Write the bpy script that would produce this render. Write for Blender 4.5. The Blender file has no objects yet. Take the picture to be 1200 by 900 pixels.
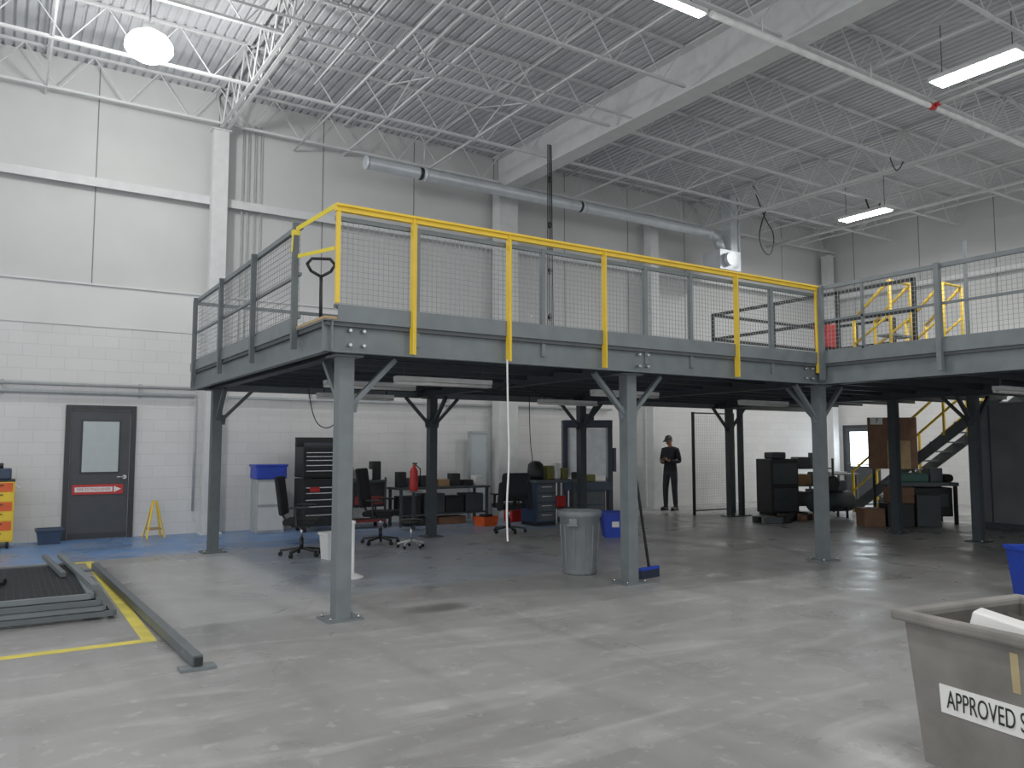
import bpy, bmesh, math, random
from mathutils import Vector, Matrix, Euler
random.seed(7)
sc = bpy.context.scene
sc.view_settings.view_transform = 'Standard'
sc.view_settings.exposure = -0.12
sc.view_settings.gamma = 1.22
D = bpy.data

# ------------------------------------------------------------------ materials
MATS = {}
def lin(c):
    return tuple(((x/255.0)/12.92 if x/255.0 <= 0.04045 else ((x/255.0+0.055)/1.055)**2.4) for x in c)
def mat(name, rgb, rough=0.6, metal=0.0, var=0.12, scale=6.0, bump=0.0, emit=0.0, alpha=1.0):
    if name in MATS: return MATS[name]
    m = D.materials.new(name); m.use_nodes = True
    nt = m.node_tree; b = nt.nodes['Principled BSDF']
    c = lin(rgb)
    tc = nt.nodes.new('ShaderNodeTexCoord')
    nz = nt.nodes.new('ShaderNodeTexNoise'); nz.inputs['Scale'].default_value = scale; nz.inputs['Detail'].default_value = 5
    nt.links.new(tc.outputs['Object'], nz.inputs['Vector'])
    cr = nt.nodes.new('ShaderNodeValToRGB')
    cr.color_ramp.elements[0].position = 0.3; cr.color_ramp.elements[1].position = 0.7
    cr.color_ramp.elements[0].color = (*[x*(1-var) for x in c], 1)
    cr.color_ramp.elements[1].color = (*[min(1, x*(1+var)) for x in c], 1)
    nt.links.new(nz.outputs['Fac'], cr.inputs['Fac'])
    nt.links.new(cr.outputs['Color'], b.inputs['Base Color'])
    b.inputs['Roughness'].default_value = rough; b.inputs['Metallic'].default_value = metal
    if bump:
        bp = nt.nodes.new('ShaderNodeBump'); bp.inputs['Strength'].default_value = bump; bp.inputs['Distance'].default_value = 0.01
        nt.links.new(nz.outputs['Fac'], bp.inputs['Height']); nt.links.new(bp.outputs['Normal'], b.inputs['Normal'])
    if emit:
        b.inputs['Emission Color'].default_value = (*c, 1); b.inputs['Emission Strength'].default_value = emit
    MATS[name] = m
    return m
mat('steel_grey', (102,110,113), 0.5, 0.1)
mat('steel_mid', (82,89,92), 0.5, 0.1)
mat('steel_dark', (54,60,64), 0.55, 0.1)
mat('wire', (136,142,144), 0.5, 0.3)
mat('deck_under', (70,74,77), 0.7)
mat('yellow', (240,198,40), 0.5, 0, 0.06)
mat('tape_yellow', (240,215,30), 0.4, 0, 0.05)
mat('black', (16,17,19), 0.55)
mat('black_fabric', (17,18,21), 0.9, bump=0.3, scale=60)
mat('rubber', (12,12,12), 0.8)
mat('chrome', (190,192,195), 0.25, 0.9)
mat('galv', (206,212,218), 0.38, 0.35, 0.12, 3)
mat('white_paint', (205,206,204), 0.6, 0, 0.05)
mat('struct_white', (208,210,210), 0.6, 0, 0.06)
mat('roof_white', (196,198,201), 0.7, 0, 0.05)
mat('white_plastic', (225,226,224), 0.4, 0, 0.03)
mat('red', (190,30,28), 0.45)
mat('red_dark', (110,24,24), 0.5)
mat('orange', (225,85,25), 0.5)
mat('blue', (18,56,175), 0.45)
mat('blue_dark', (24,35,54), 0.5)
mat('blue_steel', (36,54,80), 0.45)
mat('can_grey', (110,116,120), 0.55)
mat('tote_grey', (110,107,102), 0.7, 0, 0.28, 4, bump=0.3)
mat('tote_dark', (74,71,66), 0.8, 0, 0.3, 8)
mat('door_dark', (52,55,60), 0.45)
mat('door_frame', (36,39,43), 0.5)
mat('plywood', (168,138,96), 0.7, 0, 0.15, 9)
mat('wood_brown', (116,84,62), 0.7, 0, 0.2, 5)
mat('cardboard', (150,116,78), 0.8)
mat('glass_bright', (222,236,244), 0.2, 0, 0.02, emit=8.0)
mat('frosted', (158,168,170), 0.3, 0, 0.04, emit=0.10)
mat('lamp', (255,255,250), 0.4, 0, 0.0, emit=20)
mat('fix_white', (205,206,206), 0.5)
mat('tube_off', (214,214,210), 0.4)
mat('skin', (170,120,96), 0.55)
mat('hair', (34,27,24), 0.8)
mat('jacket', (22,25,31), 0.85, bump=0.4, scale=30)
mat('sign_white', (232,232,228), 0.5, 0, 0.02)
mat('ink', (10,10,12), 0.6)
mat('olive', (110,108,50), 0.6)
mat('teal', (70,110,100), 0.6)
mat('beige', (170,152,110), 0.6)
mat('screen_grey', (160,165,166), 0.5)
mat('panel_grey', (98,101,104), 0.7, 0, 0.15, 2)
mat('sprink', (228,230,228), 0.5)
mat('machine_window', (225,230,232), 0.35)

# ------------------------------------------------------------------ mesh builder
class MB:
    def __init__(s, name):
        s.name = name; s.bm = bmesh.new(); s.mats = []
    def mi(s, m):
        if m not in s.mats: s.mats.append(m)
        return s.mats.index(m)
    def _merge(s, tb, m, M=None, smooth=False):
        i = s.mi(m)
        vm = {}
        for v in tb.verts:
            vm[v] = s.bm.verts.new(M @ v.co if M else v.co)
        for f in tb.faces:
            try:
                nf = s.bm.faces.new([vm[v] for v in f.verts]); nf.material_index = i; nf.smooth = smooth
            except ValueError: pass
        tb.free()
    def box(s, c, size, m, rot=(0,0,0), bev=0.0, seg=2):
        tb = bmesh.new(); bmesh.ops.create_cube(tb, size=1.0)
        for v in tb.verts: v.co = Vector((v.co.x*size[0], v.co.y*size[1], v.co.z*size[2]))
        if bev: bmesh.ops.bevel(tb, geom=tb.edges[:], offset=bev, segments=seg, affect='EDGES', profile=0.5)
        s._merge(tb, m, Matrix.Translation(c) @ Euler(rot).to_matrix().to_4x4(), smooth=False)
    def bx(s, x0,x1,y0,y1,z0,z1, m, bev=0.0):
        s.box(((x0+x1)/2,(y0+y1)/2,(z0+z1)/2), (abs(x1-x0),abs(y1-y0),abs(z1-z0)), m, bev=bev)
    def beam(s, p1, p2, w, h, m, up=(0,0,1)):
        p1=Vector(p1); p2=Vector(p2); d=p2-p1; L=d.length
        if L<1e-6: return
        x=d.normalized(); u=Vector(up)
        if abs(x.dot(u))>0.98: u=Vector((0,1,0))
        y=u.cross(x).normalized(); z=x.cross(y)
        c=(p1+p2)/2; vs=[]
        for sx in (-1,1):
            for sy,sz in ((-1,-1),(1,-1),(1,1),(-1,1)):
                vs.append(s.bm.verts.new(c+x*sx*L/2+y*sy*w/2+z*sz*h/2))
        i=s.mi(m)
        for q in ((3,2,1,0),(4,5,6,7),(0,1,5,4),(1,2,6,5),(2,3,7,6),(3,0,4,7)):
            s.bm.faces.new([vs[k] for k in q]).material_index=i
    def cyl(s, p1, p2, r1, m, r2=None, n=12, caps=True):
        if r2 is None: r2=r1
        p1=Vector(p1); p2=Vector(p2); x=(p2-p1).normalized()
        u=Vector((0,0,1)) if abs(x.z)<0.95 else Vector((0,1,0))
        y=u.cross(x).normalized(); z=x.cross(y); i=s.mi(m)
        a=[];b=[]
        for k in range(n):
            t=2*math.pi*k/n; o=y*math.cos(t)+z*math.sin(t)
            a.append(s.bm.verts.new(p1+o*r1)); b.append(s.bm.verts.new(p2+o*r2))
        for k in range(n):
            f=s.bm.faces.new([a[k],a[(k+1)%n],b[(k+1)%n],b[k]]); f.material_index=i; f.smooth=True
        if caps:
            s.bm.faces.new(a[::-1]).material_index=i; s.bm.faces.new(b).material_index=i
    def path(s, pts, r, m, n=8):
        for a,b in zip(pts[:-1],pts[1:]): s.cyl(a,b,r,m,n=n)
        for p in pts[1:-1]: s.ball(p,(r,r,r),m,6,4)
    def ball(s, c, rad, m, u=14, v=9, rot=(0,0,0)):
        tb=bmesh.new(); bmesh.ops.create_uvsphere(tb,u_segments=u,v_segments=v,radius=1.0)
        for q in tb.verts: q.co=Vector((q.co.x*rad[0],q.co.y*rad[1],q.co.z*rad[2]))
        s._merge(tb,m,Matrix.Translation(c)@Euler(rot).to_matrix().to_4x4(),smooth=True)
    def lathe(s, prof, c, m, n=28, caps=True):
        i=s.mi(m); rings=[]
        for r,z in prof:
            rings.append([s.bm.verts.new((c[0]+r*math.cos(2*math.pi*k/n),c[1]+r*math.sin(2*math.pi*k/n),c[2]+z)) for k in range(n)])
        for a,b in zip(rings[:-1],rings[1:]):
            for k in range(n):
                f=s.bm.faces.new([a[k],a[(k+1)%n],b[(k+1)%n],b[k]]); f.material_index=i; f.smooth=True
    def quad(s, pts, m):
        s.bm.faces.new([s.bm.verts.new(p) for p in pts]).material_index=s.mi(m)
    def done(s, loc=(0,0,0), rz=0.0, rot=None, parent=None):
        me=D.meshes.new(s.name); s.bm.normal_update(); s.bm.to_mesh(me); s.bm.free()
        for m in s.mats: me.materials.append(MATS[m])
        o=D.objects.new(s.name,me); sc.collection.objects.link(o)
        o.location=loc; o.rotation_euler=rot if rot else (0,0,rz)
        if parent: o.parent=parent
        return o

def text(body, size, m, parent, loc, rot, name='lettering', sx=1.0, align='CENTER'):
    cu=D.curves.new(name,'FONT'); cu.body=body; cu.size=size; cu.extrude=0.001
    cu.align_x=align; cu.align_y='CENTER'
    o=D.objects.new(name,cu); sc.collection.objects.link(o); cu.materials.append(MATS[m])
    o.parent=parent; o.location=loc; o.rotation_euler=rot; o.scale=(sx,1,1)
    return o

# ------------------------------------------------------------------ room
XW,XE,YS,YN,ZC = -8.0,21.2,-8.0,14.95,8.1

def node_floor():
    m=D.materials.new('concrete_floor'); m.use_nodes=True; nt=m.node_tree; N=nt.nodes; L=nt.links
    b=N['Principled BSDF']; tc=N.new('ShaderNodeTexCoord')
    def noise(sc_,det=6,dist=0.0,vec=None):
        n=N.new('ShaderNodeTexNoise'); n.inputs['Scale'].default_value=sc_; n.inputs['Detail'].default_value=det
        n.inputs['Distortion'].default_value=dist; L.new(vec or tc.outputs['Object'],n.inputs['Vector']); return n.outputs['Fac']
    def ramp(f,p0,c0,p1,c1):
        r=N.new('ShaderNodeValToRGB'); r.color_ramp.elements[0].position=p0; r.color_ramp.elements[1].position=p1
        r.color_ramp.elements[0].color=(*c0,1); r.color_ramp.elements[1].color=(*c1,1); L.new(f,r.inputs['Fac']); return r.outputs['Color']
    def mixc(fac,a,bc):
        x=N.new('ShaderNodeMix'); x.data_type='RGBA'; L.new(fac,x.inputs['Factor'])
        if isinstance(a,tuple): x.inputs['A'].default_value=(*a,1)
        else: L.new(a,x.inputs['A'])
        if isinstance(bc,tuple): x.inputs['B'].default_value=(*bc,1)
        else: L.new(bc,x.inputs['B'])
        return x.outputs['Result']
    def math_(op,a,bv,c=None):
        x=N.new('ShaderNodeMath'); x.operation=op
        for i,q in enumerate((a,bv,c)):
            if q is None: continue
            if isinstance(q,(int,float)): x.inputs[i].default_value=q
            else: L.new(q,x.inputs[i])
        return x.outputs[0]
    sep=N.new('ShaderNodeSeparateXYZ'); L.new(tc.outputs['Object'],sep.inputs[0]); X,Y=sep.outputs[0],sep.outputs[1]
    base=ramp(noise(0.45,8,0.6),0.3,lin((124,124,123)),0.7,lin((160,160,159)))
    base=mixc(math_('MULTIPLY',noise(3.5,8,1.0),0.5),base,lin((118,117,114)))
    mp=N.new('ShaderNodeMapping'); mp.inputs['Scale'].default_value=(0.5,2.2,1); mp.inputs['Rotation'].default_value=(0,0,0.3)
    L.new(tc.outputs['Object'],mp.inputs['Vector'])
    scr=ramp(noise(1.3,10,1.0,mp.outputs['Vector']),0.52,(0,0,0),0.76,(1,1,1))
    base=mixc(math_('MULTIPLY',scr,0.42),base,lin((200,200,198)))
    mp2=N.new('ShaderNodeMapping'); mp2.inputs['Scale'].default_value=(3.0,0.35,1); mp2.inputs['Rotation'].default_value=(0,0,0.5)
    L.new(tc.outputs['Object'],mp2.inputs['Vector'])
    scr2=ramp(noise(1.0,12,0.6,mp2.outputs['Vector']),0.5,(0,0,0),0.75,(1,1,1))
    base=mixc(math_('MULTIPLY',scr2,0.38),base,lin((98,96,93)))
    stain=ramp(noise(0.8,10,1.6),0.58,(0,0,0),0.72,(1,1,1))
    base=mixc(math_('MULTIPLY',stain,0.30),base,lin((104,99,92)))
    spk=ramp(noise(9,10,0.3),0.60,(0,0,0),0.68,(1,1,1))
    base=mixc(math_('MULTIPLY',spk,0.22),base,lin((206,206,202)))
    def band(v,a,c,s=0.25):
        r1=N.new('ShaderNodeMapRange'); r1.inputs[1].default_value=a-s; r1.inputs[2].default_value=a+s; L.new(v,r1.inputs[0])
        r2=N.new('ShaderNodeMapRange'); r2.inputs[1].default_value=c-s; r2.inputs[2].default_value=c+s; r2.inputs[3].default_value=1; r2.inputs[4].default_value=0; L.new(v,r2.inputs[0])
        return math_('MULTIPLY',r1.outputs[0],r2.outputs[0])
    wear=ramp(noise(1.6,8,0.8),0.40,(0,0,0),0.56,(1,1,1))
    blue=math_('MULTIPLY',math_('MULTIPLY',band(Y,12.2,14.98,0.05),band(X,-9,9.5,0.3)),math_('MULTIPLY_ADD',wear,0.4,0.5))
    base=mixc(blue,base,lin((80,128,186)))
    wear2=ramp(noise(2.4,8,0.8),0.45,(0,0,0),0.6,(1,1,1))
    blue2=math_('MULTIPLY',math_('MULTIPLY',band(Y,8.0,12.2,0.15),band(X,2.6,6.6,0.3)),math_('MULTIPLY_ADD',wear2,0.25,0.3))
    base=mixc(blue2,base,lin((140,160,184)))
    pale=math_('MULTIPLY',band(Y,7.3,11.6,0.06),band(X,1.35,2.9,0.1))
    base=mixc(math_('MULTIPLY',pale,0.45),base,lin((186,188,186)))
    under_lift=math_('MULTIPLY',band(Y,8.0,14.9,0.8),band(X,5.5,20,1.5))  # floor colour lightened below the deck, to lift the shade there
    base=mixc(math_('MULTIPLY',under_lift,0.40),base,lin((190,190,188)))
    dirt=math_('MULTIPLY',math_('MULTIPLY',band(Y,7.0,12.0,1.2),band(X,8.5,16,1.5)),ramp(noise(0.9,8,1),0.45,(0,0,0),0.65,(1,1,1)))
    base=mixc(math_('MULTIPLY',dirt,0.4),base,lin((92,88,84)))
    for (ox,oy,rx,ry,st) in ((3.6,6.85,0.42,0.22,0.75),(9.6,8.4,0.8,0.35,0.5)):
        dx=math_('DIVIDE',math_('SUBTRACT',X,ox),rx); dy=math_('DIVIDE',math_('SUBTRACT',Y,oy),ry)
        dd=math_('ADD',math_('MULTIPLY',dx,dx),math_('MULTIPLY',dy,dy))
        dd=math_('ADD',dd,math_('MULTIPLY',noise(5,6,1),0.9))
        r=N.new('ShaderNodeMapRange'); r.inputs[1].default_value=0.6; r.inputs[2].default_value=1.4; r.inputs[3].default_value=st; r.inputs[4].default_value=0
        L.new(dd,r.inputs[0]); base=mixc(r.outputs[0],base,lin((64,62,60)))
    j=None
    for v,per,off in ((X,6.1,3.2),(Y,6.0,0.9)):
        q=math_('ABSOLUTE',math_('SUBTRACT',math_('MODULO',math_('ADD',v,60+per/2-off),per),per/2),0)
        q=math_('LESS_THAN',q,0.005); j=q if j is None else math_('MAXIMUM',j,q)
    base=mixc(math_('MULTIPLY',j,0.35),base,lin((105,105,103)))
    L.new(base,b.inputs['Base Color'])
    rr=N.new('ShaderNodeMapRange'); rr.inputs[1].default_value=0.3; rr.inputs[2].default_value=0.7; rr.inputs[3].default_value=0.20; rr.inputs[4].default_value=0.52; L.new(noise(1.1,8,1),rr.inputs[0]); L.new(rr.outputs[0],b.inputs['Roughness'])
    bp=N.new('ShaderNodeBump'); bp.inputs['Strength'].default_value=0.06; bp.inputs['Distance'].default_value=0.01
    L.new(noise(12,8,0),bp.inputs['Height']); L.new(bp.outputs['Normal'],b.inputs['Normal'])
    MATS['concrete_floor']=m
node_floor()

def node_wall():
    m=D.materials.new('painted_block_wall'); m.use_nodes=True; nt=m.node_tree; N=nt.nodes; L=nt.links
    b=N['Principled BSDF']; tc=N.new('ShaderNodeTexCoord'); sep=N.new('ShaderNodeSeparateXYZ'); L.new(tc.outputs['Object'],sep.inputs[0])
    ad=N.new('ShaderNodeMath'); ad.operation='ADD'; L.new(sep.outputs[0],ad.inputs[0]); L.new(sep.outputs[1],ad.inputs[1])
    cb=N.new('ShaderNodeCombineXYZ'); L.new(ad.outputs[0],cb.inputs[0]); L.new(sep.outputs[2],cb.inputs[1])
    br=N.new('ShaderNodeTexBrick'); br.inputs['Scale'].default_value=1.0; br.inputs['Brick Width'].default_value=0.4; br.inputs['Row Height'].default_value=0.2
    br.inputs['Mortar Size'].default_value=0.006; br.inputs['Mortar Smooth'].default_value=0.6
    br.inputs['Color1'].default_value=(*lin((221,221,220)),1); br.inputs['Color2'].default_value=(*lin((216,216,215)),1); br.inputs['Mortar'].default_value=(*lin((201,201,200)),1)
    L.new(cb.outputs[0],br.inputs['Vector'])
    nz=N.new('ShaderNodeTexNoise'); nz.inputs['Scale'].default_value=0.8; nz.inputs['Detail'].default_value=7; L.new(tc.outputs['Object'],nz.inputs['Vector'])
    mr=N.new('ShaderNodeMapRange'); mr.inputs[3].default_value=0.84; mr.inputs[4].default_value=1.04; L.new(nz.outputs['Fac'],mr.inputs[0])
    mx=N.new('ShaderNodeVectorMath'); mx.operation='SCALE'
    L.new(br.outputs['Color'],mx.inputs[0]); L.new(mr.outputs[0],mx.inputs['Scale']); L.new(mx.outputs[0],b.inputs['Base Color'])
    b.inputs['Roughness'].default_value=0.6
    bp=N.new('ShaderNodeBump'); bp.inputs['Strength'].default_value=0.2; bp.inputs['Distance'].default_value=0.004; bp.invert=True
    L.new(br.outputs['Fac'],bp.inputs['Height']); L.new(bp.outputs['Normal'],b.inputs['Normal'])
    MATS['block']=m
node_wall()
mat('wall_panel',(196,197,196),0.6,0,0.07,0.8)
mat('wall_band',(213,213,212),0.6,0,0.05,0.8)

M=MB('floor'); M.bx(XW,XE+0.3,YS,YN+0.3,-0.2,0,'concrete_floor'); M.done()

def wall(name, axis):
    M=MB(name)
    if axis=='N':
        M.bx(XW,XE,YN,YN+0.25,0,3.55,'block'); M.bx(XW,XE,YN-0.02,YN+0.25,3.55,4.25,'wall_band'); M.bx(XW,XE,YN+0.04,YN+0.25,4.25,ZC,'wall_panel')
    if axis=='E':
        M.bx(XE,XE+0.25,YS,YN+0.25,0,3.55,'block'); M.bx(XE-0.02,XE+0.25,YS,YN+0.25,3.55,4.25,'wall_band'); M.bx(XE+0.04,XE+0.25,YS,YN+0.25,4.25,ZC,'wall_panel')
    M.done()
wall('wall_back','N'); wall('wall_right','E')

M=MB('trim_1')
for z in (6.02,):
    M.bx(XW,XE,YN-0.14,YN+0.03,z,z+0.05,'struct_white'); M.bx(XW,XE,YN-0.16,YN-0.14,z-0.10,z+0.05,'struct_white')
    M.bx(XE-0.14,XE+0.03,YS,YN,z,z+0.05,'struct_white'); M.bx(XE-0.16,XE-0.14,YS,YN,z-0.1,z+0.05,'struct_white')
M.bx(XW,XE,YN-0.06,YN+0.03,4.25,4.28,'struct_white')
M.done()
mat('joint_dark',(118,118,116),0.8)
M=MB('trim_2')
x=1.2-8.0
while x<XE-0.3:
    M.bx(x-0.009,x+0.009,YN+0.034,YN+0.042,4.3,ZC,'joint_dark'); x+=2.0
y=-6
while y<YN: 
    M.bx(XE+0.034,XE+0.042,y-0.009,y+0.009,4.3,ZC,'joint_dark'); y+=2.0
M.done()

M=MB('ceiling'); i=M.mi('roof_white')
prof=[]; x=XW
while x<XE+0.2:
    prof += [(x,ZC),(x+0.09,ZC),(x+0.105,ZC+0.04),(x+0.135,ZC+0.04)]; x+=0.15
prev=None
for (px,pz) in prof:
    a=M.bm.verts.new((px,YS,pz)); b2=M.bm.verts.new((px,YN+0.25,pz))
    if prev: M.bm.faces.new([prev[0],a,b2,prev[1]]).material_index=i
    prev=(a,b2)
M.bx(XW-0.25,XE+0.25,YS,YN+0.25,ZC+0.06,ZC+0.3,'roof_white')
M.done()

ZB,ZT=7.38,8.06
def truss(M,p1,p2,zb,zt,pan=0.6,w=0.06,r=0.011,m='struct_white'):
    p1=Vector(p1);p2=Vector(p2); L=(p2-p1).length; d=(p2-p1)/L
    for z,h in ((zt-0.02,0.05),(zb,0.05)):
        M.beam((p1.x,p1.y,z),(p2.x,p2.y,z),w,0.012,m); M.beam((p1.x,p1.y,z+0.02),(p2.x,p2.y,z+0.02),0.014,h,m)
    n=max(2,int(round(L/pan)));
    for k in range(n):
        a=p1+d*L*k/n; b=p1+d*L*(k+1)/n; c=(a+b)/2
        M.cyl((a.x,a.y,zt),(c.x,c.y,zb),r,m,n=5,caps=False); M.cyl((c.x,c.y,zb),(b.x,b.y,zt),r,m,n=5,caps=False)
M=MB('roof_joists')
JY=[14.6,12.75,10.85,8.95,7.05,5.15,3.25,1.35,-0.55,-2.45,-4.35]
for y in JY:
    truss(M,(XW,y,0),(9.15,y,0),ZB,ZT,1.0); truss(M,(9.5,y,0),(XE,y,0),ZB,ZT,1.0)
for x in (-5,-2,0.4,5.6,7.4,11.2,13.0,17.4,19.4):
    for z in (ZB+0.03,ZT-0.05): M.beam((x,YS,z),(x,YN,z),0.03,0.03,'struct_white')
    for a,b in zip(JY[:-1],JY[1:]):
        if random.random()<0.45:
            M.beam((x,a,ZB+.03),(x,b,ZT-.05),0.02,0.02,'struct_white'); M.beam((x,a,ZT-.05),(x,b,ZB+.03),0.02,0.02,'struct_white')
M.done()
M=MB('roof_girder')
M.bx(9.13,9.51,YS,YN,7.28,7.31,'struct_white'); M.bx(9.13,9.51,YS,YN,8.04,8.07,'struct_white'); M.bx(9.3,9.34,YS,YN,7.31,8.04,'struct_white')
M.done()
M=MB('roof_truss_girder')
for x in (3.2,15.5):
    for dx in (-0.06,0.06): truss(M,(x+dx,YS,0),(x+dx,YN,0),7.3,8.06,1.0,0.06,0.018)
M.done()
def hcol(x,w,dp,name,z1=7.3,y=YN-0.16):
    M=MB(name)
    M.bx(x-w/2,x+w/2,y-dp,y,0.03,z1,'struct_white',0.006); M.bx(x-w/2-0.05,x+w/2+0.05,y-dp-0.05,y,0,0.03,'struct_white'); M.bx(x-w/2-0.04,x+w/2+0.04,y-dp-0.04,y,z1-0.02,z1,'struct_white')
    M.done()
hcol(3.16,0.27,0.2,'building_column',7.28); hcol(9.3,0.5,0.28,'building_column',7.27); hcol(13.7,0.26,0.25,'building_column',7.28); hcol(20.9,0.26,0.25,'building_column',7.28)
M=MB('wall_pipes')
for z in (2.42,2.55): M.cyl((XW,YN-0.1,z),(2.9,YN-0.1,z),0.03,'screen_grey',n=10)
M.cyl((2.9,YN-0.1,2.55),(2.9,YN-0.1,0.4),0.02,'screen_grey')
M.cyl((3.45,YN-0.1,2.42),(12.5,YN-0.1,2.42),0.03,'screen_grey',n=10)
for x in (-2,0,2,5,8,11): M.bx(x-.02,x+.02,YN-0.1,YN,2.38,2.6,'screen_grey')
M.done()
M=MB('wall_conduits')
for x in (3.62,3.72,3.84,3.95): M.cyl((x,YN-0.05,3.0),(x,YN-0.05,7.6),0.012,'screen_grey',n=6)
M.done()

# ------------------------------------------------------------------ doors
M=MB('door_1')
x0,x1,zt=0.93,1.93,2.17; yf=YN-0.03
M.bx(x0-0.03,x0+0.05,yf-0.03,YN,0,zt+0.05,'door_frame'); M.bx(x1-0.05,x1+0.03,yf-0.03,YN,0,zt+0.05,'door_frame'); M.bx(x0+0.05,x1-0.05,yf-0.03,YN,zt-0.03,zt+0.05,'door_frame')
M.bx(x0+0.06,x1-0.06,yf,YN-0.002,0.01,zt-0.04,'door_dark')
M.bx(x0+0.2,x1-0.2,yf-0.012,yf,1.08,1.98,'door_frame'); M.bx(x0+0.23,x1-0.23,yf-0.016,yf-0.012,1.11,1.95,'frosted')
M.bx(x0+0.06,x1-0.06,yf-0.008,yf,0.02,0.1,'door_frame')
M.cyl((x1-0.13,yf,1.02),(x1-0.13,yf-0.06,1.02),0.035,'chrome'); M.cyl((x1-0.13,yf-0.06,1.02),(x1-0.25,yf-0.07,1.02),0.012,'chrome')
M.bx(x0+0.1,x0+0.86,yf-0.02,yf-0.009,0.74,0.90,'red')
M.quad([(x0+0.14,yf-0.022,0.78),(x0+0.70,yf-0.022,0.78),(x0+0.70,yf-0.022,0.86),(x0+0.14,yf-0.022,0.86)],'sign_white')
M.bm.faces.new([M.bm.verts.new(p) for p in ((x0+0.72,yf-0.022,0.77),(x0+0.83,yf-0.022,0.82),(x0+0.72,yf-0.022,0.87))]).material_index=M.mi('sign_white')
d=M.done()
text('FIRE EXTINGUISHER',0.062,'red',d,(x0+0.42,yf-0.024,0.82),(math.pi/2,0,0),sx=0.9)
M=MB('door_2')
xf=XE-0.04
M.bx(xf,XE,13.35,13.45,0,2.15,'door_frame'); M.bx(xf,XE,14.4,14.5,0,2.15,'door_frame'); M.bx(xf,XE,13.45,14.4,2.05,2.15,'door_frame')
M.bx(xf,XE-0.005,13.45,14.4,0.01,0.95,'door_dark'); M.bx(xf,XE-0.005,13.45,13.58,0.95,2.05,'door_dark'); M.bx(xf,XE-0.005,14.27,14.4,0.95,2.05,'door_dark'); M.bx(xf,XE-0.005,13.58,14.27,1.95,2.05,'door_dark')
M.bx(xf+0.01,XE-0.01,13.58,14.27,0.95,1.95,'glass_bright')
M.cyl((xf-0.04,13.5,1.0),(xf-0.04,14.35,1.0),0.02,'chrome')
M.done()

# ------------------------------------------------------------------ mezzanine
ZD=2.665; ZF=2.37
X0,X1,Y0,Y1=2.34,16.6,6.62,12.45
XR=9.22; YR=-3.0
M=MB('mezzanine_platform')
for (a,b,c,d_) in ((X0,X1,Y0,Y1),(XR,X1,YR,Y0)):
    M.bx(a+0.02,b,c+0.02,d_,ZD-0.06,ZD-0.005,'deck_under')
M.bx(X0,X0+0.2,Y0+0.02,Y0+0.8,ZD-0.005,ZD+0.02,'plywood')
def channel(M,p1,p2,z0,z1,out,m='steel_grey',t=0.07):
    p1=Vector(p1);p2=Vector(p2);o=Vector(out)
    zc=(z0+z1)/2
    M.beam((p1.x,p1.y,zc),(p2.x,p2.y,zc),0.012,z1-z0,m)
    q1=p1+o*(t/2);q2=p2+o*(t/2)
    for z in (z0+0.006,z1-0.006): M.beam((q1.x,q1.y,z),(q2.x,q2.y,z),t,0.012,m)
channel(M,(X0,Y0+0.07,0),(XR+0.1,Y0+0.07,0),ZF,ZD-0.01,(0,-1,0))
channel(M,(X0+0.07,Y0,0),(X0+0.07,Y1,0),ZF,ZD-0.01,(-1,0,0))
channel(M,(XR+0.07,YR,0),(XR+0.07,Y0+0.1,0),ZF,ZD-0.01,(-1,0,0))
channel(M,(X0,Y1-0.07,0),(X1,Y1-0.07,0),ZF,ZD-0.01,(0,1,0))
M.bx(X0+0.12,XR,Y0+0.0,Y0+0.012,ZD-0.01,ZD+0.13,'steel_grey')
M.bx(X0,X0+0.012,Y0+0.85,Y1,ZD-0.01,ZD+0.1,'steel_grey')
M.bx(XR,XR+0.012,YR,Y0,ZD-0.01,ZD+0.13,'steel_grey')
for x in (2.63,6.05,9.0):
    for dz in (0.07,0.2): M.cyl((x-0.05,Y0,ZF+dz),(x-0.05,Y0+0.06,ZF+dz),0.015,'chrome',n=6); M.cyl((x+0.08,Y0,ZF+dz),(x+0.08,Y0+0.06,ZF+dz),0.015,'chrome',n=6)
CX=[2.63,6.05,9.45,13.4]
for x in CX:
    M.bx(x-0.06,x+0.06,Y0+0.1,Y1-0.08,ZF,ZF+0.012,'steel_dark'); M.bx(x-0.006,x+0.006,Y0+0.1,Y1-0.08,ZF,ZD-0.06,'steel_dark')
for x in (9.45,13.4):
    M.bx(x-0.06,x+0.06,YR,Y0+0.1,ZF,ZF+0.012,'steel_dark'); M.bx(x-0.006,x+0.006,YR,Y0+0.1,ZF,ZD-0.06,'steel_dark')
y=Y0+0.5
while y<Y1-0.1:
    M.bx(X0+0.08,X1,y,y+0.01,ZF+0.08,ZD-0.06,'steel_dark'); M.bx(X0+0.08,X1,y,y+0.05,ZF+0.08,ZF+0.088,'steel_dark'); y+=0.62
y=YR+0.3
while y<Y0:
    M.bx(XR+0.08,X1,y,y+0.01,ZF+0.08,ZD-0.06,'steel_dark'); M.bx(XR+0.08,X1,y,y+0.05,ZF+0.08,ZF+0.088,'steel_dark'); y+=0.62
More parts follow.
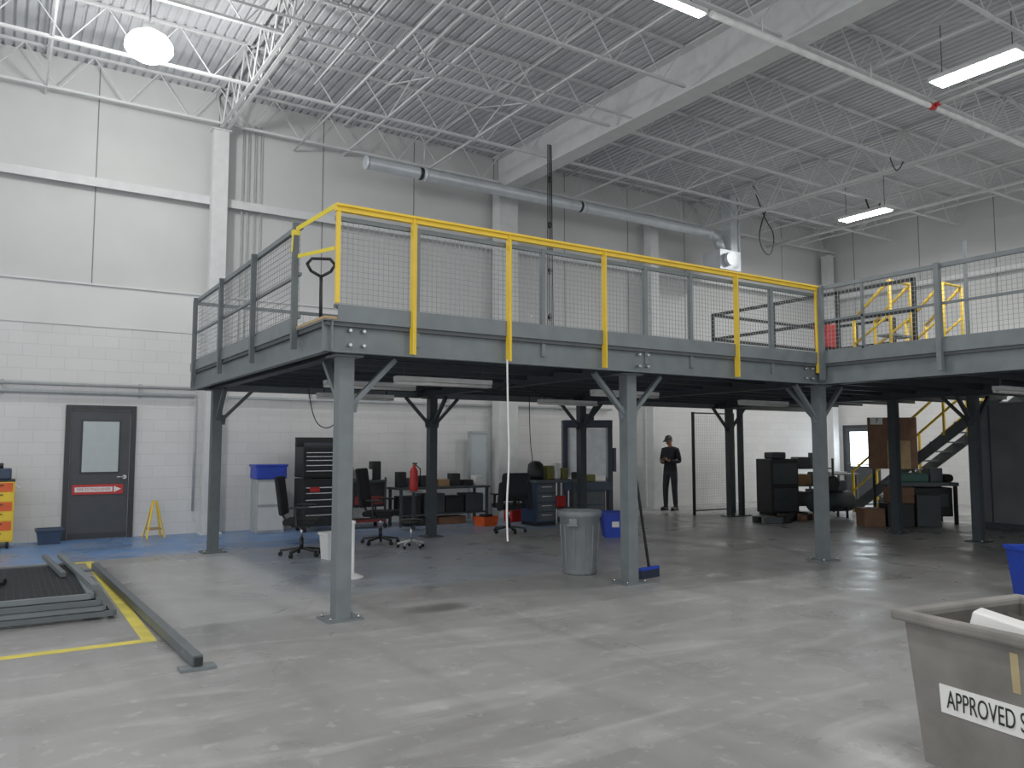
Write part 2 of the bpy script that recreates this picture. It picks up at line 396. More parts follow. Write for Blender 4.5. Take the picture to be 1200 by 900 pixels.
def col(x,y,m='steel_grey',dirs=((1,0),(-1,0),(0,1)),w=0.14):
    M.bx(x-w/2,x+w/2,y-w/2,y+w/2,0.015,ZF-0.015,m); M.bx(x-0.17,x+0.17,y-0.15,y+0.15,0,0.016,m); M.bx(x-0.14,x+0.14,y-0.12,y+0.12,ZF-0.016,ZF,m)
    for a in (-1,1):
        for b in (-1,1): M.cyl((x+a*0.13,y+b*0.11,0.015),(x+a*0.13,y+b*0.11,0.04),0.012,'chrome',n=6)
    for dx,dy in dirs:
        M.beam((x+dx*0.07,y+dy*0.07,1.92),(x+dx*0.50,y+dy*0.50,ZF-0.01),0.06,0.045,m)
        M.beam((x+dx*0.07,y+dy*0.07,1.86),(x+dx*0.09,y+dy*0.09,2.0),0.1,0.03,m)
col(2.63,6.90,dirs=((1,0),(0,1))); col(6.05,6.90); col(9.43,6.82); col(13.35,6.75,'steel_dark')
col(2.67,12.15,'steel_mid',((1,0),(0,-1))); col(6.25,12.2,'steel_dark',((1,0),(-1,0),(0,-1))); col(9.5,12.2,'steel_dark',((1,0),(-1,0),(0,-1)))
col(13.5,12.05,'steel_dark',((1,0),(-1,0)),0.13); col(13.85,12.05,'steel_dark',(),0.1)
col(13.41,8.17,'steel_dark',()); col(9.43,2.0); col(13.4,2.0,'steel_dark'); col(9.43,-2.6)
M.done()

# guard rails --------------------------------------------------------
def mesh_panel(M,p1,p2,z0,z1,sp=0.055,r=0.0042,m='wire'):
    p1=Vector(p1);p2=Vector(p2);L=(p2-p1).length;d=(p2-p1)/L
    n=int(L/sp)
    for k in range(n+1):
        a=p1+d*min(L,k*sp); M.beam((a.x,a.y,z0),(a.x,a.y,z1),r,r,m)
    n=int((z1-z0)/sp)
    for k in range(n+1):
        z=z0+k*sp; M.beam((p1.x,p1.y,z),(p2.x,p2.y,z),r,r,m)
ZR=3.70
M=MB('guard_rail_front')
yy=Y0+0.03
mesh_panel(M,(2.46,yy+0.03,0),(XR,yy+0.03,0),ZD+0.1,ZR-0.1,0.05)
M.beam((2.44,yy+0.03,ZR-0.12),(XR,yy+0.03,ZR-0.12),0.035,0.04,'steel_grey'); M.beam((2.44,yy+0.03,ZD+0.12),(XR,yy+0.03,ZD+0.12),0.03,0.03,'steel_grey')
for x in (3.25,4.7,6.13,6.85,8.3): M.beam((x,yy+0.03,ZF+0.1),(x,yy+0.03,ZR-0.1),0.045,0.05,'steel_grey')
M.beam((2.42,yy-0.02,ZR-0.035),(XR+0.02,yy-0.02,ZR-0.035),0.05,0.07,'yellow'); M.beam((2.42,yy-0.055,ZR-0.02),(XR+0.02,yy-0.055,ZR-0.02),0.03,0.018,'yellow')
M.beam((2.45,yy-0.02,ZD+0.14),(2.45,yy-0.02,ZR-0.05),0.035,0.035,'yellow'); M.beam((9.18,yy-0.02,ZF+0.15),(9.18,yy-0.02,ZR-0.05),0.035,0.035,'yellow')
for x in (3.17,4.23,5.47,7.57): 
    M.beam((x,yy-0.045,ZF+0.02),(x,yy-0.045,ZR-0.04),0.012,0.075,'yellow',up=(0,1,0)); M.beam((x+0.035,yy-0.03,ZF+0.02),(x+0.035,yy-0.03,ZR-0.04),0.03,0.008,'yellow',up=(0,1,0))
M.done()
M=MB('guard_rail_side')
xx=X0+0.03
mesh_panel(M,(xx,7.45,0),(xx,12.1,0),ZD+0.1,ZR-0.05,0.06)
M.beam((xx,7.42,ZR-0.03),(xx,12.12,ZR-0.03),0.045,0.05,'steel_grey'); M.beam((xx,7.42,3.2),(xx,12.12,3.2),0.03,0.03,'steel_grey'); M.beam((xx,7.42,ZD+0.12),(xx,12.12,ZD+0.12),0.03,0.03,'steel_grey')
for y in (7.45,8.95,10.5,12.1): M.beam((xx-0.045,y,ZF+0.1),(xx-0.045,y,ZR),0.055,0.055,'steel_mid')
mesh_panel(M,(xx,12.4,0),(8.5,12.4,0),ZD+0.1,ZR-0.05,0.11)
M.beam((xx,12.4,ZR-0.03),(X1,12.4,ZR-0.03),0.045,0.05,'steel_mid')
for k in range(10): M.beam((xx+k*1.5,12.4,ZD),(xx+k*1.5,12.4,ZR),0.045,0.045,'steel_mid')
M.done()
M=MB('guard_rail_wing')
xx=XR+0.03
mesh_panel(M,(xx,YR,0),(xx,Y0,0),ZD+0.1,ZR-0.05,0.055)
M.beam((xx,YR,ZR-0.03),(xx,Y0,ZR-0.03),0.045,0.05,'steel_grey'); M.beam((xx,YR,3.22),(xx,Y0,3.22),0.03,0.03,'steel_grey'); M.beam((xx,YR,ZD+0.14),(xx,Y0,ZD+0.14),0.03,0.03,'steel_grey')
for y in (6.58,5.0,3.45,1.9,0.3): M.beam((xx-0.045,y,ZF+0.05),(xx-0.045,y,ZR+0.0),0.06,0.06,'steel_grey')
M.beam((xx,6.0,ZD),(xx,6.0,ZR),0.03,0.03,'steel_grey')
M.done()
M=MB('stairwell_handrail')
for z in (ZR-0.02,ZR-0.42,ZD+0.14):
    M.beam((9.75,5.6,z),(9.75,9.0,z),0.045,0.045,'black'); M.beam((9.75,9.0,z),(12.6,9.0,z),0.045,0.045,'black'); M.beam((12.6,9.0,z),(12.6,7.6,z),0.045,0.045,'black')
for p in ((9.75,5.6),(9.75,6.7),(9.75,7.8),(9.75,9.0),(11.2,9.0),(12.6,9.0),(12.6,8.3),(12.6,7.6)): M.beam((p[0],p[1],ZD),(p[0],p[1],ZR),0.045,0.045,'black')
M.done()
def ysteps(name,x,y,h=1.35):
    M=MB(name); W=0.55
    for dx in (0,W):
        a=[(x+dx,y+0.6,ZD),(x+dx,y+0.6,ZD+0.85),(x+dx,y,ZD+h),(x+dx,y,ZD)]
        M.path([Vector(p) for p in a],0.026,'yellow')
        M.cyl((x+dx,y+0.6,ZD+0.45),(x+dx,y,ZD+h-0.5),0.022,'yellow',n=8)
    M.cyl((x,y,ZD+h),(x+W,y,ZD+h),0.022,'yellow',n=8)
    for k in range(3): M.box((x+W/2,y+0.5-0.2*k,ZD+0.18*(k+1)),(W,0.22,0.03),'steel_grey')
    M.done()
ysteps('crossover_steps',11.1,6.75); ysteps('crossover_steps',12.2,6.55,1.4)
M=MB('machine_platform')
M.bx(11.2,13.6,3.0,4.9,ZD+0.72,ZD+0.80,'steel_dark')
for p in ((11.25,3.05),(13.55,3.05),(11.25,4.85),(13.55,4.85),(11.25,3.9)): M.beam((p[0],p[1],ZD),(p[0],p[1],ZD+1.15),0.07,0.07,'steel_mid')
M.bx(11.3,13.5,3.1,4.8,ZD+0.3,ZD+0.36,'steel_dark'); M.bx(11.5,12.8,3.3,4.5,ZD+0.8,ZD+1.1,'steel_mid',0.02)
M.done()
M=MB('deck_post'); M.beam((13.6,6.9,ZD),(13.6,6.9,5.0),0.05,0.05,'steel_grey'); M.bx(13.52,13.68,6.82,6.98,ZD,ZD+0.015,'steel_grey'); M.done()
M=MB('red_toolbox'); M.bx(10.0,10.3,7.05,7.28,ZD+0.3,ZD+0.66,'red',0.02); M.bx(10.02,10.28,7.07,7.26,ZD,ZD+0.3,'black',0.02); M.cyl((10.05,7.16,ZD+0.69),(10.25,7.16,ZD+0.69),0.015,'black'); M.done()

# pallet jack on the deck -------------------------------------------
M=MB('pallet_jack')
M.bx(-0.27,-0.11,-0.1,1.1,0.05,0.1,'steel_dark'); M.bx(0.11,0.27,-0.1,1.1,0.05,0.1,'steel_dark'); M.bx(-0.20,0.20,-0.24,-0.08,0.05,0.28,'steel_dark',0.02)
M.cyl((-0.09,-0.3,0.09),(0.09,-0.3,0.09),0.09,'rubber'); 
for x in (-0.19,0.19): M.cyl((x-0.05,0.95,0.04),(x+0.05,0.95,0.04),0.04,'rubber')
M.cyl((0,-0.24,0.2),(0,-0.30,0.82),0.02,'black')
lp=[(0,-0.30,0.80),(-0.11,-0.31,0.86),(-0.155,-0.32,0.94),(-0.10,-0.33,1.0),(0.10,-0.33,1.0),(0.155,-0.32,0.94),(0.11,-0.31,0.86),(0,-0.30,0.80)]
M.path([Vector(p) for p in lp],0.018,'black')
M.done((3.12,8.9,ZD),math.radians(-25))
M=MB('caution_tape')
M.beam((2.31,7.38,3.62),(2.43,6.60,3.68),0.006,0.045,'tape_yellow'); M.beam((2.33,7.38,3.36),(2.43,6.66,3.30),0.006,0.035,'tape_yellow')
M.box((2.325,7.45,3.60),(0.066,0.066,0.05),'tape_yellow'); M.beam((2.29,7.42,3.60),(2.28,7.42,3.40),0.006,0.03,'tape_yellow')
M.done()

def tube_fix(name,p1,p2,z):
    M=MB(name); p1=Vector((*p1,z));p2=Vector((*p2,z)); d=(p2-p1).normalized(); n=Vector((-d.y,d.x,0))
    M.beam(p1,p2,0.12,0.05,'fix_white')
    for s_ in (-0.035,0.035): M.cyl(p1+n*s_-Vector((0,0,0.045)),p2+n*s_-Vector((0,0,0.045)),0.018,'tube_off',n=8)
    for q in (p1+d*0.1,p2-d*0.1): M.beam(q,q+Vector((0,0,ZF+0.06-z)),0.02,0.02,'steel_dark')
    M.done()
tube_fix('fluorescent_fixture',(3.6,7.9),(4.8,7.9),2.28); tube_fix('fluorescent_fixture',(3.3,9.3),(4.5,9.3),2.32); tube_fix('fluorescent_fixture',(3.9,11.3),(5.1,11.3),2.3)
tube_fix('fluorescent_fixture',(6.9,8.6),(8.1,8.6),2.3); tube_fix('fluorescent_fixture',(7.6,10.9),(8.8,10.9),2.3); tube_fix('fluorescent_fixture',(10.6,9.2),(11.8,9.2),2.3)
tube_fix('fluorescent_fixture',(10.9,5.2),(12.2,5.2),2.3)
def hang(name,pts,r=0.008,m='black'):
    cu=D.curves.new(name,'CURVE'); cu.dimensions='3D'; cu.bevel_depth=r; cu.bevel_resolution=2
    sp=cu.splines.new('NURBS'); sp.points.add(len(pts)-1); sp.use_endpoint_u=True; sp.order_u=3
    for q,p in zip(sp.points,pts): q.co=(*p,1)
    cu.materials.append(MATS[m]); o=D.objects.new(name,cu); sc.collection.objects.link(o); return o
hang('hanging_cable',[(3.6,10.8,2.36),(3.65,10.8,1.9),(3.9,10.8,1.75),(4.1,10.8,2.0),(4.15,10.8,2.36)])
hang('hanging_cable',[(7.6,11.2,2.4),(7.6,11.2,1.6),(7.7,11.2,1.2),(7.55,11.2,0.9)])
hang('hanging_cable',[(6.4,9.5,2.4),(7.0,9.5,2.1),(7.6,9.5,2.4)]); hang('hanging_cable',[(4.4,8.6,2.4),(5.2,8.9,2.15),(6.0,9.2,2.4)])
hang('hanging_strap',[(4.2,6.58,2.4),(4.2,6.57,1.9),(4.22,6.57,1.4),(4.18,6.57,0.9),(4.2,6.57,0.62)],0.009,'white_plastic')
M=MB('cable_drop')
for dx,zb in ((0,0),(0.05,0),(-0.05,0.6),(0.09,0.3)): M.cyl((8.75+dx,12.2,ZD+zb),(8.75+dx*0.6,12.2,7.4),0.010,'black',n=6)
for z in (3.2,4.0,4.9,5.8,6.7): M.ball((8.76,12.2,z),(0.05,0.04,0.07),'black',8,6)
M.done()
M=MB('framed_glass_panel'); dx_=-0.2
M.bx(8.55+dx_,8.6+dx_,14.6,14.65,0.45,1.85,'screen_grey'); M.bx(9.0+dx_,9.05+dx_,14.6,14.65,0.45,1.85,'screen_grey'); M.bx(8.6+dx_,9.0+dx_,14.6,14.65,1.8,1.85,'screen_grey'); M.bx(8.6+dx_,9.0+dx_,14.6,14.65,0.45,0.5,'screen_grey'); M.bx(8.6+dx_,9.0+dx_,14.62,14.63,0.5,1.8,'frosted')
M.bx(8.55+dx_,8.6+dx_,14.58,14.67,0,0.45,'screen_grey'); M.bx(9.0+dx_,9.05+dx_,14.58,14.67,0,0.45,'screen_grey')
M.done()

# ------------------------------------------------------------------ spiral duct + riser
M=MB('spiral_duct')
yd=13.9; zd=6.95
M.cyl((5.65,yd,zd),(15.0,yd,zd),0.115,'galv',n=20,caps=False)
x=5.65
while x<15.0:
    M.cyl((x,yd,zd),(x+0.012,yd,zd),0.119,'galv',n=20,caps=False); x+=0.14
for x in (5.65,6.9,10.9,15.0): M.cyl((x,yd,zd),(x+0.05,yd,zd),0.13,'galv',n=20)
for x in (6.9,10.9,14.0): M.cyl((x,yd,zd+0.1),(x,yd,8.0),0.008,'galv',n=5)
M.cyl((6.78,yd,zd),(6.86,yd,zd),0.122,'black',n=20); M.cyl((10.8,yd,zd),(10.86,yd,zd),0.122,'black',n=20)
M.path([Vector((15.0,yd,zd)),Vector((15.3,yd,zd-0.1)),Vector((15.42,yd,zd-0.4))],0.12,'galv',n=16)
M.bx(15.05,15.8,yd-0.3,yd+0.3,6.0,6.5,'galv'); M.cyl((15.3,yd-0.31,6.25),(15.3,yd-0.45,6.25),0.17,'galv',n=18)
M.bx(15.62,15.85,yd-0.15,yd+0.15,6.5,8.05,'galv')
M.cyl((15.95,yd,6.2),(15.95,yd,8.05),0.03,'galv'); M.cyl((16.1,yd,6.2),(16.1,yd,8.05),0.03,'galv')
M.done()
hang('cable_loop',[(15.5,12.9,8.0),(15.9,12.9,7.2),(16.3,12.9,6.9),(16.1,12.9,6.2),(15.6,12.9,6.6),(15.9,12.9,7.4),(16.3,12.9,8.0)],0.015)
hang('cable_loop',[(14.9,8.95,7.4),(15.0,8.95,7.2),(15.2,8.95,7.1),(15.4,8.95,7.4)],0.012)
hang('cable_loop',[(17.0,10.85,7.4),(17.2,10.85,7.0),(17.5,10.85,7.1),(17.6,10.85,7.4)],0.02)

M=MB('sprinkler_pipe')
M.cyl((7.5,6.85,7.12),(XE,6.85,7.12),0.045,'sprink',n=10); M.cyl((12.6,6.85,7.12),(12.75,6.85,7.12),0.055,'red',n=10)
M.cyl((12.7,6.85,7.14),(12.7,3.0,7.22),0.03,'sprink',n=8); M.cyl((12.7,6.72,7.14),(12.7,6.8,7.14),0.04,'red',n=8)
for x in (8.5,11,14,17,20): M.cyl((x,6.85,7.15),(x,6.85,7.4),0.008,'sprink',n=5)
M.done()
M=MB('pipe_conduit')
for y,z in ((10.2,7.3),(3.9,7.3)): M.cyl((-4,y,z),(9.1,y,z),0.02,'struct_white',n=6)
M.cyl((4.6,YS,7.3),(4.6,YN,7.3),0.02,'struct_white',n=6); M.cyl((3.9,2,7.25),(4.0,12,7.32),0.015,'struct_white',n=6)
M.cyl((18.5,YS,7.3),(18.5,YN,7.3),0.04,'struct_white',n=6)
M.done()

# ------------------------------------------------------------------ lamps
def area(name,loc,sx,sy,power,parent):
    l=D.lights.new(name,'AREA'); l.shape='RECTANGLE'; l.size=sx; l.size_y=sy; l.energy=power; l.color=(1.0,0.99,0.97); l.spread=math.radians(175)
    o=D.objects.new(name,l); sc.collection.objects.link(o); o.parent=parent; o.location=loc
    return o
def strip(x,y,power,along='y',L=1.25,z=7.05,w=0.32):
    M=MB('high_bay_light')
    sx,sy=(w,L) if along=='y' else (L,w)
    M.box((0,0,0.04),(sx,sy,0.07),'fix_white'); M.box((0,0,-0.005),(sx*0.92,sy*0.94,0.02),'lamp')
    for s_ in (-1,1): M.beam((sx*0.3*s_*(along!='y'),sy*0.4*s_*(along=='y'),0.07),(sx*0.3*s_*(along!='y'),sy*0.4*s_*(along=='y'),0.9),0.012,0.012,'steel_mid')
    o=M.done((x,y,z)); area('lamp_glow',(0,0,-0.03),sx*0.9,sy*0.9,power,o)
P=135
strip(11.8,5.7,P,w=0.36); strip(17.2,11.0,P*1.2,w=0.36); strip(6.78,6.85,P*0.6,'x',1.2,w=0.12); 
strip(5.5,-1.5,P); strip(-3.5,3.0,P*0.9); strip(13.0,-1.0,P); strip(18.0,4.0,P); strip(-3,-4,P); strip(0.5,2.0,P*0.7)
M=MB('high_bay_light')
M.lathe([(0.05,0.46),(0.09,0.43),(0.10,0.36),(0.12,0.34)],(0,0,0),'fix_white'); M.lathe([(0.0,-0.07),(0.15,-0.05),(0.26,0.02),(0.31,0.09),(0.30,0.18),(0.24,0.27),(0.12,0.34),(0,0.35)],(0,0,0),'lamp'); M.cyl((0,0,0.42),(0,0,0.95),0.012,'steel_mid',n=6)
o=M.done((1.5,11.5,6.88)); 
l=D.lights.new('lamp_glow','POINT'); l.energy=200; l.shadow_soft_size=0.15; l.color=(1,0.995,0.98); q=D.objects.new('lamp_glow',l); sc.collection.objects.link(q); q.parent=o; q.location=(0,0,-0.26)

# ------------------------------------------------------------------ floor items
mat('line_yellow',(218,200,70),0.6,0,0.2,5)
M=MB('floor_line')
M.bx(-3,1.12,6.93,7.03,0,0.003,'line_yellow'); M.bx(1.02,1.12,7.03,12.05,0,0.003,'line_yellow'); M.bx(-3,1.02,11.95,12.05,0,0.003,'line_yellow')
M.done()

M=MB('mesh_panel_stack')
mat('grate',(48,51,54),0.5,0.2)
for k in range(4):
    z=0.05+k*0.05; ox=random.uniform(-0.04,0.04)+0.015*k; oy=random.uniform(-0.05,0.05); a0,a1,b0,b1=-2.4+ox,0.93-abs(ox)-0.05*k,8.0+oy+0.03*k,10.2+oy+0.05*k
    cm='steel_grey' if k%2 else 'steel_mid'
    for (p,q) in (((a0,b0),(a1,b0)),((a0,b1),(a1,b1)),((a0,b0),(a0,b1)),((a1,b0),(a1,b1)),(((a0+a1)/2,b0),((a0+a1)/2,b1))):
        M.beam((*p,z),(*q,z),0.055,0.042,cm)
    if k in (1,3):
        for i_ in range(int((a1-a0)/0.055)): M.beam((a0+i_*0.055,b0,z),(a0+i_*0.055,b1,z),0.007,0.007,'grate')
        for i_ in range(int((b1-b0)/0.055)): M.beam((a0,b0+i_*0.055,z+0.005),(a1,b0+i_*0.055,z+0.005),0.007,0.007,'grate')
for p in ((-2.2,8.3),(0.7,8.3),(-2.2,10.0),(0.7,10.0)): M.bx(p[0]-0.06,p[0]+0.06,p[1]-0.05,p[1]+0.05,0,0.03,'wood_brown')
M.beam((0.80,8.3,0.245),(0.66,10.9,0.25),0.06,0.045,'steel_grey'); M.beam((0.60,9.3,0.245),(0.5,10.9,0.25),0.05,0.045,'steel_mid'); M.beam((0.72,10.3,0.03),(0.65,11.1,0.03),0.06,0.05,'steel_mid')
M.cyl((-0.2,9.2,0.26),(0.1,9.0,0.26),0.03,'black'); M.lathe([(0.16,0),(0.2,0.02),(0.2,0.04),(0.16,0.06)],(-0.1,9.1,0.22),'black')
M.done()
M=MB('steel_post')
M.beam((1.22,5.9,0.06),(1.06,11.2,0.06),0.07,0.07,'steel_mid')
for t in (0.0,1.0):
    px=1.22+(1.06-1.22)*t; py=5.9+(11.2-5.9)*t; M.box((px,py+(0.02 if t<0.5 else -0.02),0.012),(0.24,0.12,0.02),'steel_grey')
M.box((1.222,5.88,0.06),(0.055,0.012,0.055),'black')
M.done()

# tote (scrap bin)
M=MB('scrap_tote')
W_,L_=0.92,1.35
def taper_box(M,w0,l0,z0,w1,l1,z1,m,inner=False):
    v=[M.bm.verts.new(p) for p in ((-w0/2,-l0/2,z0),(w0/2,-l0/2,z0),(w0/2,l0/2,z0),(-w0/2,l0/2,z0),(-w1/2,-l1/2,z1),(w1/2,-l1/2,z1),(w1/2,l1/2,z1),(-w1/2,l1/2,z1))]
    i=M.mi(m)
    for q in ((0,1,5,4),(1,2,6,5),(2,3,7,6),(3,0,4,7)):
        M.bm.faces.new([v[k] for k in (q[::-1] if inner else q)]).material_index=i
    M.bm.faces.new([v[k] for k in ((0,1,2,3) if inner else (3,2,1,0))]).material_index=i
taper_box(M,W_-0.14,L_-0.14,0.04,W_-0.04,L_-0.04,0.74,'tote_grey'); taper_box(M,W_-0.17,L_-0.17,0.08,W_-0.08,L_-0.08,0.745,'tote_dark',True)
for s_ in (-1,1):
    M.box((s_*(W_/2-0.01),0,0.725),(0.07,L_+0.05,0.05),'tote_grey',bev=0.015); M.box((0,s_*(L_/2-0.01),0.725),(W_-0.03,0.07,0.05),'tote_grey',bev=0.015)
    for t in (-1,1):
        M.cyl((s_*0.3,t*0.5,0.035),(s_*0.3+0.03,t*0.5,0.035),0.034,'rubber')
M.box((-0.14,0.38,0.63),(0.28,0.24,0.22),'sign_white',rot=(0.25,0.1,0.5),bev=0.01); M.cyl((0.05,0.05,0.6),(0.05,0.05,0.74),0.05,'white_plastic'); M.box((0.15,-0.1,0.55),(0.4,0.4,0.12),'sign_white',rot=(0.1,-0.3,0.2)); M.box((0.1,0.0,0.42),(0.6,0.95,0.12),'cardboard'); M.box((-0.1,-0.3,0.58),(0.4,0.4,0.1),'beige',rot=(0.2,0,0.4)); M.box((0.25,0.35,0.6),(0.2,0.4,0.1),'tote_dark',rot=(0.2,0.3,0.2))
def fx(z): return -(W_-0.14)/2-0.05*(z-0.04)/0.70
a=-math.atan2(0.05,0.70); zl=0.375
M.box((fx(zl)-0.002,-0.04,zl),(0.006,1.06,0.13),'sign_white',rot=(0,a,0))
M.box((fx(0.58)-0.001,0.12,0.58),(0.004,0.035,0.17),'beige',rot=(0,a,0))
tz=math.radians(-8)
R=Matrix.Rotation(tz,3,'Z'); off=R@Vector((-W_/2,L_/2,0))
tote=M.done((3.73-off.x,2.29-off.y,0),tz)
text('APPROVED SCRAP ONLY',0.118,'ink',tote,(fx(zl)-0.009,0.455,zl),(math.pi/2,0,-math.pi/2),sx=0.55,align='LEFT')

def bin_(name,loc,w,l,h,m,rz=0,logo=True):
    M=MB(name); taper_box(M,w*0.8,l*0.8,0,w,l,h,m); taper_box(M,w*0.76,l*0.76,0.02,w*0.95,l*0.95,h+0.001,m,True)
    for s_ in (-1,1): M.box((s_*w/2,0,h-0.015),(0.03,l+0.03,0.04),m,bev=0.008); M.box((0,s_*l/2,h-0.015),(w,0.03,0.04),m,bev=0.008)
    if logo: M.box((0,-l*0.46,h*0.55),(w*0.3,0.012,h*0.25),'sign_white',rot=(math.atan2(-l*0.1,h),0,0))
    return M.done(loc,rz)
bin_('recycling_bin',(8.85,10.5,0),0.4,0.42,0.42,'blue',-0.5); bin_('recycling_bin',(8.90,3.90,0),0.45,0.45,0.52,'blue',-0.6,False); bin_('recycling_bin',(0.72,14.6,0),0.36,0.3,0.24,'blue_steel',0,False)
bin_('waste_bin',(3.88,10.6,0),0.22,0.22,0.36,'white_plastic',0.2,False)

M=MB('trash_can')
M.lathe([(0.0,0.0),(0.20,0.0),(0.205,0.03),(0.245,0.68),(0.265,0.69),(0.27,0.74),(0.26,0.76),(0.245,0.76),(0.235,0.7),(0.19,0.04),(0.0,0.04)],(0,0,0),'can_grey',n=36)
for s_ in (-1,1): M.box((s_*0.27,0,0.60),(0.06,0.14,0.025),'can_grey',bev=0.008); M.box((s_*0.255,0,0.64),(0.03,0.1,0.08),'can_grey',bev=0.008)
for k in range(12): 
    t=2*math.pi*k/12; M.beam((0.212*math.cos(t),0.212*math.sin(t),0.08),(0.242*math.cos(t),0.242*math.sin(t),0.6),0.012,0.012,'can_grey')
M.done((6.0,7.75,0),0.6)
M=MB('push_broom')
M.box((0,0,0.11),(0.34,0.06,0.035),'blue',bev=0.008)
for k in range(17): M.box((-0.155+k*0.0195,0,0.05),(0.017,0.055,0.1),'blue_dark',rot=(0,0,0))
M.beam((0,0,0.12),(-0.24,0.02,1.42),0.024,0.024,'black')
M.done((6.48,7.05,0),0.15)
M=MB('stanchion_post'); M.lathe([(0,0),(0.13,0),(0.13,0.015),(0.05,0.05),(0.02,0.06),(0.02,0.62),(0.03,0.63),(0.03,0.66),(0,0.67)],(0,0,0),'white_plastic'); M.done((3.55,8.94,0))
M=MB('wet_floor_sign')
for s_ in (-1,1):
    M.beam((-0.14,s_*0.13,0.0),(-0.03,s_*0.02,0.6),0.03,0.012,'yellow'); M.beam((0.14,s_*0.13,0.0),(0.03,s_*0.02,0.6),0.03,0.012,'yellow'); M.beam((-0.1,s_*0.1,0.15),(0.1,s_*0.1,0.15),0.012,0.03,'plywood')
M.box((0,0,0.6),(0.09,0.05,0.03),'yellow')
M.done((2.25,14.6,0),0.1)

def chair(loc,rz,coat=False,tall=0.0):
    M=MB('office_chair')
    for k in range(5):
        t=2*math.pi*k/5+0.3; c,s_=math.cos(t),math.sin(t)
        M.beam((0.03*c,0.03*s_,0.11),(0.29*c,0.29*s_,0.075),0.045,0.03,'black'); M.cyl((0.29*c-0.02*s_,0.29*s_+0.02*c,0.03),(0.29*c+0.02*s_,0.29*s_-0.02*c,0.03),0.03,'rubber',n=10); M.cyl((0.29*c,0.29*s_,0.04),(0.29*c,0.29*s_,0.085),0.01,'rubber',n=6)
    M.cyl((0,0,0.09),(0,0,0.25),0.03,'black'); M.cyl((0,0,0.25),(0,0,0.42),0.018,'chrome')
    M.box((0,0,0.42),(0.22,0.26,0.04),'black'); M.box((0,-0.01,0.48),(0.5,0.48,0.09),'black_fabric',bev=0.04,seg=3)
    M.beam((0,0.18,0.43),(0,0.30,0.62),0.07,0.02,'black')
    M.box((0,0.285,0.82+tall/2),(0.46,0.07,0.50+tall),'black_fabric',rot=(-0.14,0,0),bev=0.033,seg=3)
    M.box((0,0.255,0.66),(0.40,0.06,0.16),'black_fabric',rot=(-0.1,0,0),bev=0.025,seg=3)
    for s_ in (-1,1):
        M.beam((s_*0.2,0.02,0.44),(s_*0.29,0.02,0.46),0.05,0.015,'black',); M.beam((s_*0.29,0.02,0.45),(s_*0.29,0.04,0.68),0.045,0.018,'black',up=(0,1,0)); M.box((s_*0.29,-0.0,0.69),(0.07,0.27,0.03),'black',bev=0.012)
    if coat:
        M.box((0,0.30,0.86),(0.52,0.14,0.42),'jacket',rot=(-0.14,0,0),bev=0.06,seg=3); M.box((-0.27,0.28,0.66),(0.11,0.12,0.5),'jacket',rot=(0,0.1,0),bev=0.045); M.box((0.27,0.28,0.66),(0.11,0.12,0.5),'jacket',rot=(0,-0.1,0),bev=0.045)
    M.done(loc,rz)
chair((3.64,11.1,0),math.radians(62),tall=0.05); chair((5.12,11.75,0),math.radians(48),tall=0.12); chair((7.7,12.0,0),math.radians(170),True)
M=MB('rolling_stool')
for k in range(5):
    t=2*math.pi*k/5; c,s_=math.cos(t),math.sin(t); M.beam((0,0,0.12),(0.2*c,0.2*s_,0.07),0.03,0.02,'chrome'); M.cyl((0.2*c-.015,0.2*s_,0.025),(0.2*c+.015,0.2*s_,0.025),0.025,'rubber',n=8); M.cyl((0.2*c,0.2*s_,0.03),(0.2*c,0.2*s_,0.07),0.01,'chrome',n=6)
M.cyl((0,0,0.1),(0,0,0.36),0.02,'chrome'); M.lathe([(0,0.36),(0.16,0.36),(0.18,0.38),(0.18,0.41),(0.16,0.43),(0,0.435)],(0,0,0),'black')
M.done((5.32,11.05,0))

M=MB('tool_chest')
M.bx(-0.42,0.42,-0.25,0.25,0.1,0.95,'black',0.01); M.bx(-0.42,0.42,-0.25,0.25,0.97,1.52,'black',0.01)
z=0.14
for h in (0.2,0.15,0.12,0.12,0.10):
    M.bx(-0.39,0.39,-0.265,-0.25,z,z+h-0.015,'black'); M.bx(-0.37,0.37,-0.28,-0.265,z+h-0.045,z+h-0.03,'chrome'); z+=h
z=1.0
for h in (0.12,0.1,0.09,0.07,0.07):
    M.bx(-0.39,0.39,-0.265,-0.25,z,z+h-0.012,'black'); M.bx(-0.37,0.37,-0.275,-0.265,z+h-0.035,z+h-0.024,'chrome'); z+=h
M.bx(-0.30,-0.12,-0.285,-0.28,0.72,0.8,'red')
for sx in (-1,1):
    for sy in (-1,1): M.cyl((sx*0.36-.02,sy*0.2,0.05),(sx*0.36+.02,sy*0.2,0.05),0.05,'rubber')
M.bx(-0.42,0.42,0.18,0.25,1.52,1.7,'black'); M.bx(-0.3,0.2,-0.1,0.1,1.52,1.6,'steel_dark',0.01)
M.done((5.0,14.2,0),0.0)
M=MB('tool_cart')
M.bx(-0.35,0.35,-0.25,0.25,0.12,0.16,'red_dark'); M.bx(-0.35,0.35,-0.25,0.25,0.86,0.9,'steel_dark'); M.bx(-0.33,0.33,-0.22,0.24,0.4,0.86,'black')
for sx in (-1,1):
    for sy in (-1,1): M.beam((sx*0.33,sy*0.23,0.08),(sx*0.33,sy*0.23,0.95),0.03,0.03,'steel_dark'); M.cyl((sx*0.33-.02,sy*0.23,0.045),(sx*0.33+.02,sy*0.23,0.045),0.045,'rubber')
M.bx(-0.2,0.1,-0.15,0.1,0.9,1.1,'white_plastic',0.02); M.bx(0.12,0.3,-0.1,0.1,0.9,1.25,'black',0.02); M.bx(-0.3,-0.22,0,0.08,0.9,1.15,'screen_grey')
